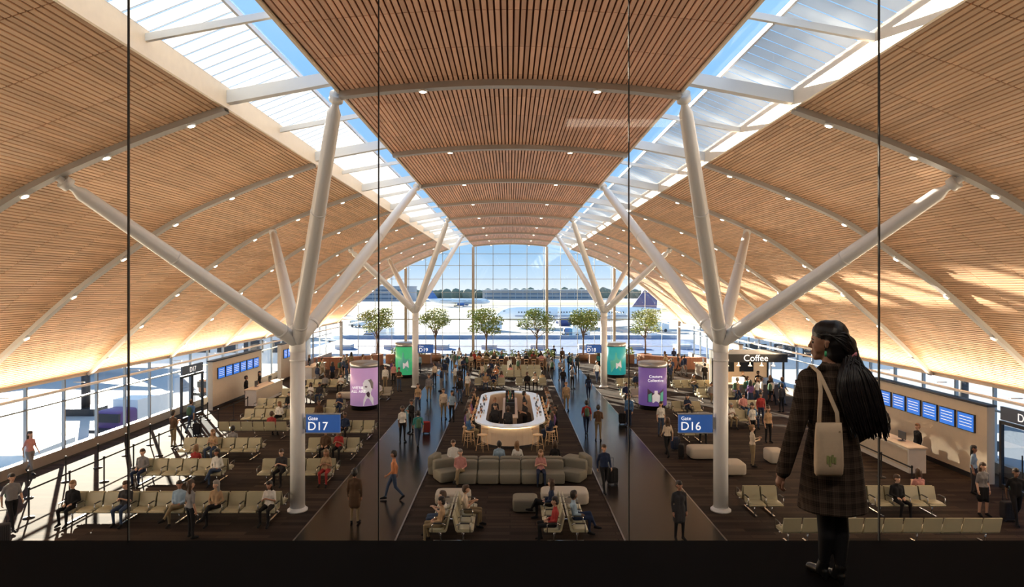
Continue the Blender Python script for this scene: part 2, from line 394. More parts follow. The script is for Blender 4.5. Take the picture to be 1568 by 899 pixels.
def pose(kind,fem):
    sw=.150 if fem else .172
    J={}
    if kind.startswith('sit') or kind=='stool':
        P=Vector((0,.0,.53)); lean=.06
        if kind=='stool': P=Vector((0,0,.80))
        J['hip']=[P+Vector((s*.09,0,0)) for s in(-1,1)]
        if kind=='sit_cross':
            J['knee']=[P+Vector((-.08,-.43,.0)),P+Vector((.0,-.44,.13))]
            J['ank']=[Vector((-.08,-.42,.09)),Vector((-.16,-.60,.30))]
            J['toe']=[Vector((-.09,-.58,.04)),Vector((-.22,-.76,.27))]
        elif kind=='stool':
            J['knee']=[P+Vector((s*.12,-.40,-.05)) for s in(-1,1)]
            J['ank']=[Vector((s*.12,-.30,.40)) for s in(-1,1)]; J['toe']=[Vector((s*.13,-.45,.35)) for s in(-1,1)]
        else:
            J['knee']=[P+Vector((s*.13,-.43,.0)) for s in(-1,1)]
            J['ank']=[Vector((s*.14,-.40-.04*s,.09)) for s in(-1,1)]; J['toe']=[Vector((s*.15,-.56-.04*s,.04)) for s in(-1,1)]
        C=P+Vector((0,lean,.34)); NB=P+Vector((0,lean,.50)); H=NB+Vector((0,-.02,.175))
        J['sh']=[NB+Vector((s*sw,0,-.075)) for s in(-1,1)]
        if kind=='sit_phone':
            J['elb']=[NB+Vector((s*.21,-.08,-.33)) for s in(-1,1)]; J['wr']=[NB+Vector((s*.06,-.30,-.20)) for s in(-1,1)]; H+=Vector((0,-.03,-.01))
        else:
            J['elb']=[NB+Vector((s*.225,.0,-.33)) for s in(-1,1)]; J['wr']=[NB+Vector((s*.11,-.22,-.38)) for s in(-1,1)]
    else:
        P=Vector((0,0,.95)); C=Vector((0,.0,1.28)); NB=Vector((0,.01,1.46)); H=Vector((0,-.01,1.64))
        J['hip']=[P+Vector((s*.09,0,-.02)) for s in(-1,1)]
        J['sh']=[Vector((s*sw,.0,1.385)) for s in(-1,1)]
        if kind=='walk':
            J['knee']=[Vector((-.09,-.20,.53)),Vector((.09,.06,.50))]
            J['ank']=[Vector((-.08,-.30,.10)),Vector((.08,.34,.17))]
            J['toe']=[Vector((-.08,-.46,.06)),Vector((.08,.22,.04))]
            J['elb']=[Vector((-sw-.05,.12,1.12)),Vector((sw+.05,-.04,1.11))]; J['wr']=[Vector((-sw-.05,.10,.88)),Vector((sw+.03,-.22,.96))]
        else:
            J['knee']=[Vector((s*.10,-.01-.02*(s+1),.50)) for s in(-1,1)]
            J['ank']=[Vector((s*.11,.02-.02*(s+1),.09)) for s in(-1,1)]; J['toe']=[Vector((s*.14,-.14-.02*(s+1),.04)) for s in(-1,1)]
            J['elb']=[Vector((s*(sw+.045),.03,1.11)) for s in(-1,1)]; J['wr']=[Vector((s*(sw+.04),-.04,.86)) for s in(-1,1)]
            if kind=='phone':
                J['wr'][1]=Vector((.05,-.28,1.22)); J['elb'][1]=Vector((sw+.04,-.03,1.12))
                J['wr'][0]=Vector((-.02,-.26,1.15)); J['elb'][0]=Vector((-sw-.04,-.02,1.12))
    J['P'],J['C'],J['N'],J['H']=P,C,NB,H
    return J
def make_person(kind,fem=False,hair='short',coat=False,skirt=False,bare=False,pack=False,yaw=0.,vox=.018):
    J=pose(kind,fem); c=[]
    cr=.092 if fem else .106; wr=.074 if fem else .094; pr=.104
    for s in(0,1):
        c.append((J['sh'][s]*.9+J['N']*.1,.052,J['C'],.07,2)); c.append((J['N']+Vector((0,0,.0)),.045,J['sh'][s],.05,2))
    c.append((J['N'],.06,J['C'],.09,2))
    W=J['P'].lerp(J['C'],.45)
    for s in(-1,1):
        o=Vector((s*.066,0,0)); o2=Vector((s*.050,0,0))
        c.append((J['C']+o,cr,W+o2,wr,2)); c.append((W+o2,wr,J['P']+o2*1.2+Vector((0,0,.04)),pr,2))
        c.append((J['P']+o2*1.2,pr,J['P']+o2*1.2+Vector((0,0,-.02)),pr,3))
        if fem: c.append((J['C']+Vector((s*.065,-.05,-.02)),.056,J['C']+Vector((s*.065,-.05,-.02)),.056,2))
    c.append((J['N'],.050,J['H']+Vector((0,.02,-.05)),.047,0))
    for i in(0,1):
        sl=0 if bare else 2
        c.append((J['sh'][i],.056 if not fem else .046,J['elb'][i],.042 if not fem else .035,2))
        c.append((J['elb'][i],.042 if not fem else .035,J['wr'][i],.028,sl))
        d=(J['wr'][i]-J['elb'][i]).normalized()
        c.append((J['wr'][i],.028,J['wr'][i]+d*.075,.028,0))
        lg=0 if skirt else 3
        c.append((J['hip'][i],.092,J['knee'][i],.060,3)); c.append((J['knee'][i],.058,J['ank'][i],.038,lg))
        c.append((J['ank'][i],.042,J['toe'][i],.036,4))
        hv=(J['ank'][i]-J['toe'][i]).normalized()
        c.append((J['ank'][i]+hv*.03-Vector((0,0,.04)),.038,J['toe'][i],.035,4))
    if skirt and not kind.startswith('sit'):
        for s in(-1,1): c.append((J['P']+Vector((s*.06,0,0)),.105,Vector((s*.075,0,.60)),.115,3))
        c.append((J['P'],.10,Vector((0,0,.60)),.12,3))
    if coat:
        for s in(-1,1): c.append((J['P']+Vector((s*.06,0,.05)),.115,Vector((s*.075,0,.62)),.12,2)); 
        c.append((J['P'],.115,Vector((0,0,.62)),.12,2))
    if pack: c.append((J['C']+Vector((0,.18,.05)),.11,J['C']+Vector((0,.19,-.2)),.12,5))
    RY=Matrix.Rotation(yaw,3,'Z'); H=J['H']; S=1.07
    def h(*a): return H+RY@(Vector(a)*S)
    c.append((h(0,.02,.035),.086*S,h(0,0,.02),.08*S,0)); c.append((h(0,-.03,-.02),.062*S,h(0,-.04,-.065),.043*S,0)); c.append((h(0,-.09,.01),.012,h(0,-.105,-.02),.016,0))
    for s in(-1,1): c.append((h(s*.083,.0,-.01),.015,h(s*.083,.0,.012),.015,0)); c.append((h(s*.045,.03,.05),.055*S,h(s*.05,.045,-.01),.048*S,1))
    c.append((h(0,.035,.060),.090*S,h(0,-.012,.080),.076*S,1)); c.append((h(0,.05,.02),.082*S,h(0,.055,-.03),.07*S,1))
    if hair=='long':
        for s in(-1,0,1): c.append((h(s*.06,.035,.0),.05*S,h(s*.065,.05,-.2),.042,1))
    if hair=='bun': c.append((h(0,.12,.09),.045,h(0,.13,.1),.045,1))
    m=MB()
    for q in c: m.cap(q[0],q[1],q[2],q[3],12)
    me=m.mesh('tmp'); o=link('tmp',me)
    md=o.modifiers.new('r','REMESH'); md.mode='VOXEL'; md.voxel_size=vox
    sm=o.modifiers.new('s','SMOOTH'); sm.factor=.5; sm.iterations=3
    dg=bpy.context.evaluated_depsgraph_get(); ev=bpy.data.meshes.new_from_object(o.evaluated_get(dg)); bpy.data.objects.remove(o)
    n=len(ev.polygons); ce=np.zeros(n*3); ev.polygons.foreach_get('center',ce); ce=ce.reshape(-1,3)
    lab=label(ce,c)
    b=MB(); b.v=[tuple(v.co) for v in ev.vertices]; b.f=[list(p.vertices) for p in ev.polygons]; b.m=[int(l) for l in lab]; b.sm=[True]*n
    for i in(0,1):
        d=(J['wr'][i]-J['elb'][i]).normalized(); nn=Vector((1 if i==0 else -1,0,0)) if not kind.startswith('sit') else Vector((0,0,-1))
        hand_tubes(b,J['wr'][i],d,nn)
    for s in(-1,1): e=h(s*.032,-.076,.010); b.cap(e,.009,e,.009,8,1)
    e0=h(-.02,-.085,-.055);e1=h(.02,-.085,-.055); b.tube([e0,e1],.006,6,6)
    me=b.mesh('person_'+kind)
    for i in range(7): me.materials.append(None)
    return me
def label(ce,c):
    best=np.full(len(ce),1e9); lab=np.zeros(len(ce))
    for p0,r0,p1,r1,l in c:
        a=np.array(p0);b_=np.array(p1);ab=b_-a;L2=max(ab@ab,1e-9)
        t=np.clip(((ce-a)@ab)/L2,0,1); d=np.linalg.norm(ce-(a+t[:,None]*ab),axis=1)-(r0+(r1-r0)*t)
        k=d<best; best[k]=d[k]; lab[k]=l
    return lab
K={}
K['ms']=('standing_man',make_person('stand',yaw=.3))
K['mp']=('standing_man',make_person('phone',bare=True))
K['mw']=('walking_man',make_person('walk'))
K['mwp']=('walking_man',make_person('walk',pack=True,bare=True))
K['mc']=('standing_man',make_person('stand',coat=True))
K['fs']=('standing_woman',make_person('stand',True,'long',bare=True,yaw=-.4))
K['fp']=('standing_woman',make_person('phone',True,'bun'))
K['fw']=('walking_woman',make_person('walk',True,'long',bare=True))
K['fd']=('standing_woman',make_person('stand',True,'long',skirt=True,bare=True))
K['mt']=('seated_man',make_person('sit',yaw=.2))
K['mtp']=('seated_man',make_person('sit_phone',bare=True))
K['ft']=('seated_woman',make_person('sit_phone',True,'long',bare=True))
K['fc']=('seated_woman',make_person('sit_cross',True,'long',yaw=-.5))
K['mcx']=('seated_man',make_person('sit_cross',yaw=.4))
K['fst']=('seated_woman',make_person('stool',True,'long'))
K['mst']=('seated_man',make_person('stool'))
lip=mat('lips',(.3,.1,.08),.5)
TOPS=list(PAL)+['black','charcoal','navy','grey','white','black','charcoal','navy']; BOT=['black','denim','navy','charcoal','khaki','grey','black']
def person(k,x,y,rot=0,top=None,bot=None,skin=None,hair=None,z=0,sc=1.,shoe='black',acc='green'):
    nm,me=K[k]; o=link(nm,me,(x,y,z),math.radians(rot))
    top=top or R.choice(TOPS); bot=bot or R.choice(BOT)
    ms=[skins[skin if skin is not None else R.randrange(4)],hairs[hair if hair is not None else R.choice([0,0,1,1,2,3])],cloth(top),cloth(bot),cloth(shoe),cloth(acc),lip]
    for i,mm in enumerate(ms):
        o.material_slots[i].link='OBJECT'; o.material_slots[i].material=mm
    o.scale=(sc,sc,sc); return o
def suitcase_mesh():
    b=MB(); b.sell((0,0,.36),(.40,.25,.56),0,.25); 
    for s in(-1,1):
        b.tube([(s*.09,.1,.6),(s*.09,.1,1.0)],.01,6,1); 
        for t in(-1,1): b.tube([(s*.15-.015,t*.08,.04),(s*.15+.015,t*.08,.04)],.04,10,1)
    b.tube([(-.1,.1,1.0),(.1,.1,1.0)],.014,6,1)
    for i in range(-3,4): b.box((i*.05,-.125,.36),(.012,.012,.44),1)
    b.box((0,.0,.09),(.34,.2,.05),1)
    return b.mesh('suitcase')
SUIT=suitcase_mesh()
for i in range(2): SUIT.materials.append(None)
def suitcase(x,y,rz=0,col='black'):
    o=link('rolling_suitcase',SUIT,(x,y,0),math.radians(rz))
    for i,mm in enumerate((cloth(col),dark)): o.material_slots[i].link='OBJECT'; o.material_slots[i].material=mm
ST=[('mc',543,802,180,'brown','khaki',1,0),('mw',603,766,-80,'orange','denim',1,0),('mc',1040,827,8,'charcoal','black',1,0),('mw',925,754,10,'navy','black',0,1),
('fs',292,825,150,'grey','black',0,1),('mwp',18,812,60,'grey','black',0,0),('fw',46,727,70,'pink','grey',3,1),('mp',265,686,160,'brown','khaki',0,0),('mwp',293,664,170,'blue','denim',0,1),
('fs',616,677,30,'white','black',2,0),('mwp',640,686,200,'teal','denim',0,0),('fp',630,664,-30,'black','black',1,0),('ms',679,642,20,'cream','khaki',0,1),('fs',692,646,-10,'lblue','black',0,0),
('ms',657,613,0,'grey','khaki',0,1),('fp',851,674,-70,'charcoal','black',1,0),('ms',867,629,0,'tan','khaki',0,2),('mwp',898,666,180,'red','navy',0,0),('mp',916,675,170,'brown','khaki',0,0),
('fw',901,613,180,'navy','navy',1,0),('ms',963,654,-30,'blue','navy',0,1),('fw',1022,700,190,'cream','black',0,1),('fs',1012,668,0,'white','denim',0,0),
('fs',1152,672,20,'white','black',3,1),('ms',1165,650,0,'red','navy',0,0),('fs',1176,678,10,'tan','black',0,1),('fs',1491,756,40,'lblue','charcoal',1,0),('mwp',1556,802,-20,'black','black',2,0),
('fp',1152,715,90,'cream','khaki',3,2),('mp',330,614,90,'white','navy',0,0),('ms',365,606,100,'grey','black',0,0),('fs',384,600,60,'tan','black',0,1),('ms',1197,632,200,'charcoal','black',1,0),
('ms',590,596,0,'white','khaki',0,0),('fs',603,590,0,'pink','black',0,0),('ms',713,572,0,'charcoal','black',0,0),('fs',726,566,30,'red','black',0,0),('mwp',845,580,180,'grey','black',0,0),
('ms',872,570,20,'navy','black',0,0),('fs',884,573,0,'charcoal','charcoal',0,0),('fw',914,587,10,'white','navy',0,0),('ms',681,585,200,'navy','grey',0,0),('fd',1505,790,0,'grey','black',3,1),
('mw',704,598,180,'charcoal','black',0,0),('fw',640,632,0,'tan','denim',0,1),('ms',704,618,30,'black','denim',1,0),('fs',716,608,-30,'white','khaki',0,1),('mw',862,600,0,'black','navy',0,0),('fp',876,596,40,'grey','black',0,0),
('mwp',693,566,180,'charcoal','denim',0,0),('fs',703,560,0,'white','black',0,0),('ms',861,560,0,'brown','black',1,0),('mw',848,556,180,'navy','black',0,0)]
for k,px,py,rot,t,bt,sk,hr in ST:
    x,y=G(px,py); person(k,x,y,rot,t,bt,sk,hr)
for px,py,c,rz in((302,667,'black',0),(938,742,'black',20),(1043,702,'black',70),(953,650,'black',0),(3,835,'charcoal',30),(1543,798,'charcoal',0),(653,664,'red',0),(1034,690,'navy',20)):
    x,y=G(px,py); suitcase(x,y,rz,c)
# ------------------------------------------------------------------ beam seating
seatm=mat('seat_leather',(.37,.35,.24),.42,var=.06,bump=.05); chrome=mat('chrome',(.55,.55,.56),.25,metal=.9)
BEN={}; RECT=[]
def bench_mesh(n,dbl):
    key=(n,dbl)
    if key in BEN: return BEN[key]
    b=MB(); w=.58; L=n*w
    def row(fl):
        prof=[(-.30,.41),(-.27,.445),(.05,.43),(.15,.43),(.19,.47),(.29,.86),(.31,.87),(.335,.86),(.235,.43),(.19,.375),(-.27,.375)]
        off=-.36 if dbl else 0
        for i in range(n):
            xc=-L/2+w*(i+.5)
            pl=[((p[0]+off)*fl,p[1]) for p in prof]
            b.extr(pl,xc-.26,xc+.26,0,'X')
            b.sell((xc,(-.06+off)*fl,.445),(.5,.42,.07),0,.4,16,6)
        for i in range(n+1):
            xc=-L/2+w*i
            b.tube([(xc,(-.2+off)*fl,.36),(xc,(-.2+off)*fl,.62),(xc,(-.14+off)*fl,.645),(xc,(.12+off)*fl,.645),(xc,(.2+off)*fl,.6)],.016,6,1)
            b.box((xc,(-.05+off)*fl,.655),(.045,.28,.02),2)
        b.tube([(-L/2,(.02+off)*fl,.34),(L/2,(.02+off)*fl,.34)],.032,8,1)
    row(1)
    if dbl: row(-1)
    nl=max(2,n//3+1)
    for i in range(nl):
        xc=-L/2+.29+(L-.58)*i/(nl-1)
        b.tube([(xc,0,.34),(xc,0,.03)],.025,8,1) if not dbl else [b.tube([(xc,s*.34,.34),(xc,s*.34,.03)],.025,8,1) for s in(-1,1)]
        b.box((xc,0,.02),(.06,1.1 if dbl else .6,.03),1)
    me=b.mesh('beam_seating'); me.materials.append(seatm); me.materials.append(chrome); me.materials.append(blackm)
    BEN[key]=me; return me
def bench(px0,px1,py,rot=0,dbl=False,sit=()):
    x0,y=G(px0,py); x1,_=G(px1,py); n=max(2,round((x1-x0)/.58)); xc=(x0+x1)/2
    link('beam_seating',bench_mesh(n,dbl),(xc,y,0),math.radians(rot)); RECT.append((xc-n*.29-.4,xc+n*.29+.4,y-1.1,y+1.1))
    for q in sit:
        k,i=q[0],q[1]; t=q[2] if len(q)>2 else None; bt=q[3] if len(q)>3 else None; back=q[4] if len(q)>4 else 0
        if i>=n: i=n-1
        xs=xc-n*.29+.58*(i+.5)
        r=rot+(180 if back else 0); off=(-.36 if dbl else 0)-.02
        oy=y+ (off if (r%360)==0 else -off)
        person(k,xs,oy,r,t,bt,z=-.005)
bench(115,290,793,0,True,[('mt',0,'black','black'),('mtp',3,'charcoal','denim'),('mcx',6,'lblue','khaki')])
bench(298,432,793,0,True,[('fc',1,'tan','black'),('ft',4,'white','black')])
bench(212,352,736,0,True,[('mt',0,'grey','navy'),('fc',5,'white','denim'),('ft',3,'red','black',1)])
bench(402,515,736,0,True,[('mtp',1,'charcoal','black'),('ft',4,'tan','red')])
bench(283,400,700,0,True,[('ft',2,'tan','denim'),('mt',3,'grey','navy',1)])
bench(474,550,700,0,True,[('mt',1,'brown','black'),('ft',2,'red','black')])
bench(338,442,670,180,False,[('mt',4,'red','black')])
bench(504,575,670,0,True,[('mt',1,'navy','black')])
bench(378,452,650,0,True,[('fc',3,'white','black')])
bench(470,512,648,0,True,[('mt',1)])
bench(398,450,632,0,True,[('mt',3)]); bench(500,530,634,0,True,[('ft',1)])
bench(430,500,615,0,True,[('ft',3),('mt',5)]); bench(575,600,612,0,True,[('mt',0)])
bench(470,530,599,0,True,[('mt',2),('ft',5)])
bench(1290,1518,832,180,False,[('ft',0,'white','navy')]); bench(1203,1240,832,180,False,[])
bench(1330,1425,783,0,True,[('mt',1,'black','black'),('ft',4,'pink','khaki',1)])
bench(1130,1195,783,0,True,[])
bench(1088,1160,652,0,True,[('ft',1),('mt',4)]); bench(1040,1080,674,0,True,[('mt',1)])
bench(1100,1170,635,0,True,[('mt',2)]); bench(1030,1070,637,0,True,[('ft',1)])
bench(1070,1130,615,0,True,[('mt',1),('ft',5)]); bench(950,978,615,0,True,[('mt',0)]); bench(1030,1090,600,0,True,[('ft',2)])
bench(945,1000,597,0,True,[('mt',2)])
for px0,px1,py in((727,773,596),(790,836,596),(735,828,583),(738,826,574)):
    bench(px0,px1,py,0,True,[('mt',1),('ft',2),('ft',4,None,None,1)])
def side_bench(px,py,n,face,sit):
    x,y=G(px,py); link('beam_seating',bench_mesh(n,True),(x,y,0),math.radians(90))
    for k,i,s,t,bt in sit:
        yy=y-n*.29+.58*(i+.5); person(k,x+s*.36,yy,90*s,t,bt,z=-.005)
side_bench(696,812,4,0,[('ft',1,-1,'white','denim'),('mtp',2,1,'cream','khaki'),('mt',0,-1,'tan','khaki')])
side_bench(862,812,4,0,[('mt',0,-1,'red','black'),('mcx',1,1,'lblue','navy'),('fc',3,-1,'navy','black')])
cnt=0; used=[]
while cnt<90:
    cnt+=1
    px=R.uniform(480,1080); py=R.uniform(549,600); x,y=G(px,py)
    if abs(abs(x)-7.2)<.6 or abs(x)>16.5 or any(a<x<b_ and c_<y<d_ for a,b_,c_,d_ in RECT) or (abs(x)<4.8 and y>56.8) or (abs(abs(x)-9)<1.3 and 51.6<y<54.4) or (y>61) or (abs(x)<3 and y<41) or any(math.dist((x,y),u)<.6 for u in used): continue
    used.append((x,y))
    person(R.choice(['ms','mp','mw','mwp','fs','fp','fw','fd','mc']),x,y,R.uniform(0,360))
# ------------------------------------------------------------------ lounge sofa
sofam=mat('sofa_fabric',(.20,.19,.15),.9,var=.1,scale=20,bump=.1); sofal=mat('ottoman_fabric',(.46,.43,.37),.9,var=.06,scale=20,bump=.1)
b=MB()
def unit(x,y,w,d,rz,back=True):
    M=Matrix.Rotation(rz,3,'Z'); c=Vector((x,y,0))
    b.sell(c+Vector((0,0,.24)),(w,d,.42),0,.22,24,10,rz)
    if back: b.sell(c+M@Vector((0,d*.34,.52)),(w,.30,.52),0,.3,24,10,rz)
yS=24.3
for i in range(5): unit(-1.7+.85*i,yS,.84,.9,0)
for i in range(5): unit(-1.7+.85*i,yS+1.15,.84,.9,math.pi)
for s in(-1,1):
    unit(s*2.5,yS+.25,.9,.9,s*-.5); unit(s*2.8,yS+1.1,.9,.9,s*-1.3); unit(s*2.7,yS+2.0,.9,.9,s*-2.1,False)
b.obj('modular_sofa',[sofam])
def ottoman(px0,px1,py,h=.42,d=.75,m=sofal):
    x0,y=G(px0,py);x1,_=G(px1,py); q=MB(); w=x1-x0
    q.sell((0,0,h/2+.02),(w,d,h),0,.3,28,10); q.sell((0,0,h/2+.02),(w*1.005,d*1.005,.02),0,.3,28,4); q.lathe((0,0,0),[(min(w,d)*.35,0),(min(w,d)*.35,.06)],20,1)
    q.obj('ottoman',[m,blackm],((x0+x1)/2,y+d/2,0))
ottoman(665,720,776); ottoman(829,903,776,.45,.9); ottoman(785,824,787,.45,.8,sofam)
ottoman(1058,1106,705,.5,.9); ottoman(1111,1145,730,.48,1.0); ottoman(1180,1206,712,.55,.9); ottoman(514,545,612)
for k,px,dx,t,bt in(('mcx',705,0,'pink','khaki'),('ft',828,0,'pink','navy')):
    person(k,(px-781)*.0255,yS-.12,0,t,bt,z=-.04)
person('mt',-2.35,yS+1.35,0,'white','lblue',z=-.04); person('ft',1.85,yS+1.3,180,'black','black',z=-.04)
person('mt',-.45,yS+1.25,180,'lblue','navy',z=-.04); person('fc',.3,yS+1.25,180,'white','navy',z=-.04)
# ------------------------------------------------------------------ island bar
def stadium(hw,y0,y1,n=14):
    P=[]
    for i in range(n+1):
        a=math.pi+math.pi*i/n; P.append((hw*math.cos(a),y0+hw+hw*math.sin(a)))
    for i in range(n+1):
        a=math.pi*i/n; P.append((hw*math.cos(a),y1-hw+hw*math.sin(a)))
    return P
b=MB(); yb0,yb1=29.0,39.2
def ringband(ho,hi,z0,z1,m):
    o=stadium(ho,yb0+1.75-ho,yb1-1.75+ho); i_=stadium(hi,yb0+1.75-hi,yb1-1.75+hi); n=len(o)
    vs=[(p[0],p[1],z) for z in(z0,z1) for p in o]+[(p[0],p[1],z) for z in(z0,z1) for p in i_]
    fs=[]
    for k in range(n):
        j=(k+1)%n
        fs+= [(k,j,n+j,n+k),(2*n+j,2*n+k,3*n+k,3*n+j),(n+k,n+j,3*n+j,3*n+k),(k,2*n+k,2*n+j,j)]
    b.add(vs,fs,m)
ringband(1.45,1.25,0,1.04,1); ringband(1.75,1.2,1.04,1.11,0); ringband(1.47,1.40,.0,.12,2); ringband(1.5,1.45,.96,1.0,3)
b.box((0,34.2,.5),(.7,5.6,1.0),1); b.box((0,34.2,1.02),(.8,5.7,.05),1)
for k in range(5): b.box((0,32.2+k*1.0,1.35),(.5,.05,.6),2)
b.box((0,34.2,1.45),(.4,4.4,.03),2)
for k in range(34):
    yy=32+R.random()*4.3; xx=R.uniform(-.15,.15); zz=1.47 if k%2 else 1.05
    b.lathe((xx,yy,zz),[(.035,0),(.035,.17),(.013,.22),(.013,.29)],8,4+(k%3))
b.obj('island_bar',[mat('bar_top',(.80,.80,.78),.2,emit=.12,ecol=(1,.97,.9)),mat('bar_front',(.74,.60,.46),.5,var=.1,stretch=(8,8,.5)),dark,mat('bar_glow',(1,.8,.5),.5,emit=5,ecol=(1,.75,.45)),
 mat('bottle_amber',(.3,.1,.02),.2),mat('bottle_green',(.03,.12,.04),.2),mat('bottle_clear',(.5,.5,.5),.15)])
tb=MB()
for k in range(60):
    yy=R.uniform(30.5,37.5); s=R.choice([-1,1]); 
    tb.lathe((s*1.5+R.uniform(-.18,.18),yy,1.11),[(.03,0),(.035,.12)],8,k%3)
tb.obj('bar_glassware',[mat('glassware',(.8,.85,.85),.1),mat('coffee_cup',(.6,.3,.15),.4),dark])
stb=MB(); stb.sell((0,0,.74),(.42,.4,.07),0,.5,16,6)
for sx in(-1,1):
    for sy in(-1,1): stb.tube([(sx*.13,sy*.13,.72),(sx*.21,sy*.21,0)],[.018,.014],7,0)
    stb.tube([(sx*.17,.16,.74),(sx*.2,.2,1.0)],.014,6,0)
for a,c in(((-.18,-.18),(.18,-.18)),((.18,-.18),(.18,.18)),((.18,.18),(-.18,.18)),((-.18,.18),(-.18,-.18))): stb.tube([(a[0],a[1],.3),(c[0],c[1],.3)],.011,6,0)
stb.tube([(-.2,.19,.98),(-.1,.235,.99),(.1,.235,.99),(.2,.19,.98)],[.04]*4,8,0,flat=.35)
stool=stb.mesh('stool'); stool.materials.append(mat('stool_wood',(.68,.47,.28),.5))
for s in(-1,1):
    for k in range(9):
        yy=30.7+k*.85; link('bar_stool',stool,(s*2.15,yy,0),math.radians(90*s))
        if R.random()<.85: person(R.choice(['fst','mst']),s*2.12,yy,-90*s)
for a in(-62,-36,36,62):
    x=2.2*math.sin(math.radians(a)); yy=yb0+1.75-2.2*math.cos(math.radians(a))
    link('bar_stool',stool,(x,yy,0),math.radians(a))
    if a in(-62,62): person('fst',x,yy,180+a)
for x,yy,r,k in((-.75,31.2,0,'ms'),(-.8,33,20,'fp'),(.78,32.2,-60,'mp'),(.8,35,90,'ms'),(-.1,30.6,160,'ms')): person(k,x,yy,r,'charcoal','black')
# ------------------------------------------------------------------ ad kiosks
def kiosk(x,y,col,kind):
    e=bpy.data.objects.new('advertising_kiosk',None); bpy.context.scene.collection.objects.link(e); e.location=(x,y,0)
    b=MB(); r=.88
    b.lathe((0,0,0),[(.8,0),(.8,.25),(r,.28)],40,0); b.lathe((0,0,.28),[(r-.01,0),(r-.01,2.35)],48,1); b.lathe((0,0,2.63),[(r,0),(r+.02,.05),(r+.02,.3),(r-.1,.34)],40,2)
    b.obj('body',[dark,mat('poster_'+kind,col,.4,emit=.6,ecol=col),mat('kiosk_cap',(.35,.36,.37),.3,metal=.6)],parent=e)
    p=MB()
    def patch(poly,m,rr):
        c=(sum(q[0] for q in poly)/len(poly),sum(q[1] for q in poly)/len(poly))
        def W(q): a=q[0]/r; return (rr*math.sin(a),-rr*math.cos(a),q[1])
        n=len(poly); N=6; vs=[]
        for k in range(N+1):
            for q in poly: vs.append(W((c[0]+(q[0]-c[0])*k/N,c[1]+(q[1]-c[1])*k/N)))
        p.add(vs,[(k*n+i,k*n+(i+1)%n,(k+1)*n+(i+1)%n,(k+1)*n+i) for k in range(N) for i in range(n)],m)
    if kind=='bust':
        patch([(.12,.3),(.8,.3),(.78,.75),(.62,.95),(.6,1.1),(.72,1.35),(.7,1.75),(.5,1.95),(.22,1.9),(.1,1.7),(.12,1.55),(.03,1.4),(.1,1.34),(.08,1.2),(.14,1.12),(.3,1.08),(.32,.9),(.15,.7)],0,r+.004)
        patch([(.2,1.5),(.3,1.55),(.4,1.48),(.3,1.42)],1,r+.008); patch([(.4,1.9),(.62,1.95),(.78,1.7),(.76,1.3),(.62,1.4),(.55,1.7)],2,r+.008); patch([(.3,1.08),(.45,1.2),(.55,1.05),(.5,.8),(.36,.9)],1,r+.007)
        lines=[('WE\'RE',-.55,1.35),('ALL ART',-.62,1.12)]
    elif kind=='figure':
        patch([(-.5,.5),(.55,.5),(.55,1.35),(-.5,1.35)],1,r+.003)
        patch([(-.2,.5),(.25,.5),(.28,.95),(.12,1.05),(.12,1.25),(-.08,1.25),(-.08,1.05),(-.22,.95)],0,r+.007)
        patch([(-.45,.55),(-.25,.55),(-.25,1.1),(-.45,1.0)],3,r+.007); patch([(.3,.6),(.5,.6),(.52,1.2),(.32,1.1)],3,r+.007)
        lines=[('Couture',-.42,2.05),('Collective',-.5,1.8)]
    else:
        patch([(-.5,.5),(.3,.6),(.5,1.6),(-.1,2.2),(-.6,1.4)],3,r+.004); patch([(-.1,.8),(.4,.9),(.3,1.5),(-.1,1.3)],0,r+.008); lines=[]
    p.obj('artwork',[mat('art_light',(.7,.68,.72),.5,emit=.3,ecol=(.7,.68,.72)),mat('art_dark',(.12,.08,.16),.5),mat('art_mid',(.35,.33,.38),.5),mat('art_green',(.1,.45,.35),.5,emit=.2)],parent=e)
    for i,(s,tx,tz) in enumerate(lines):
        text('headline_%d'%i,s,.24,(tx,-r-.01,tz),wtxt,e)
kiosk(-9.2,39.2,(.34,.20,.36),'bust'); kiosk(9.0,39.2,(.12,.065,.22),'figure'); kiosk(-8.9,53,(.04,.34,.14),'leaf'); kiosk(9.0,53,(.02,.26,.27),'wave')
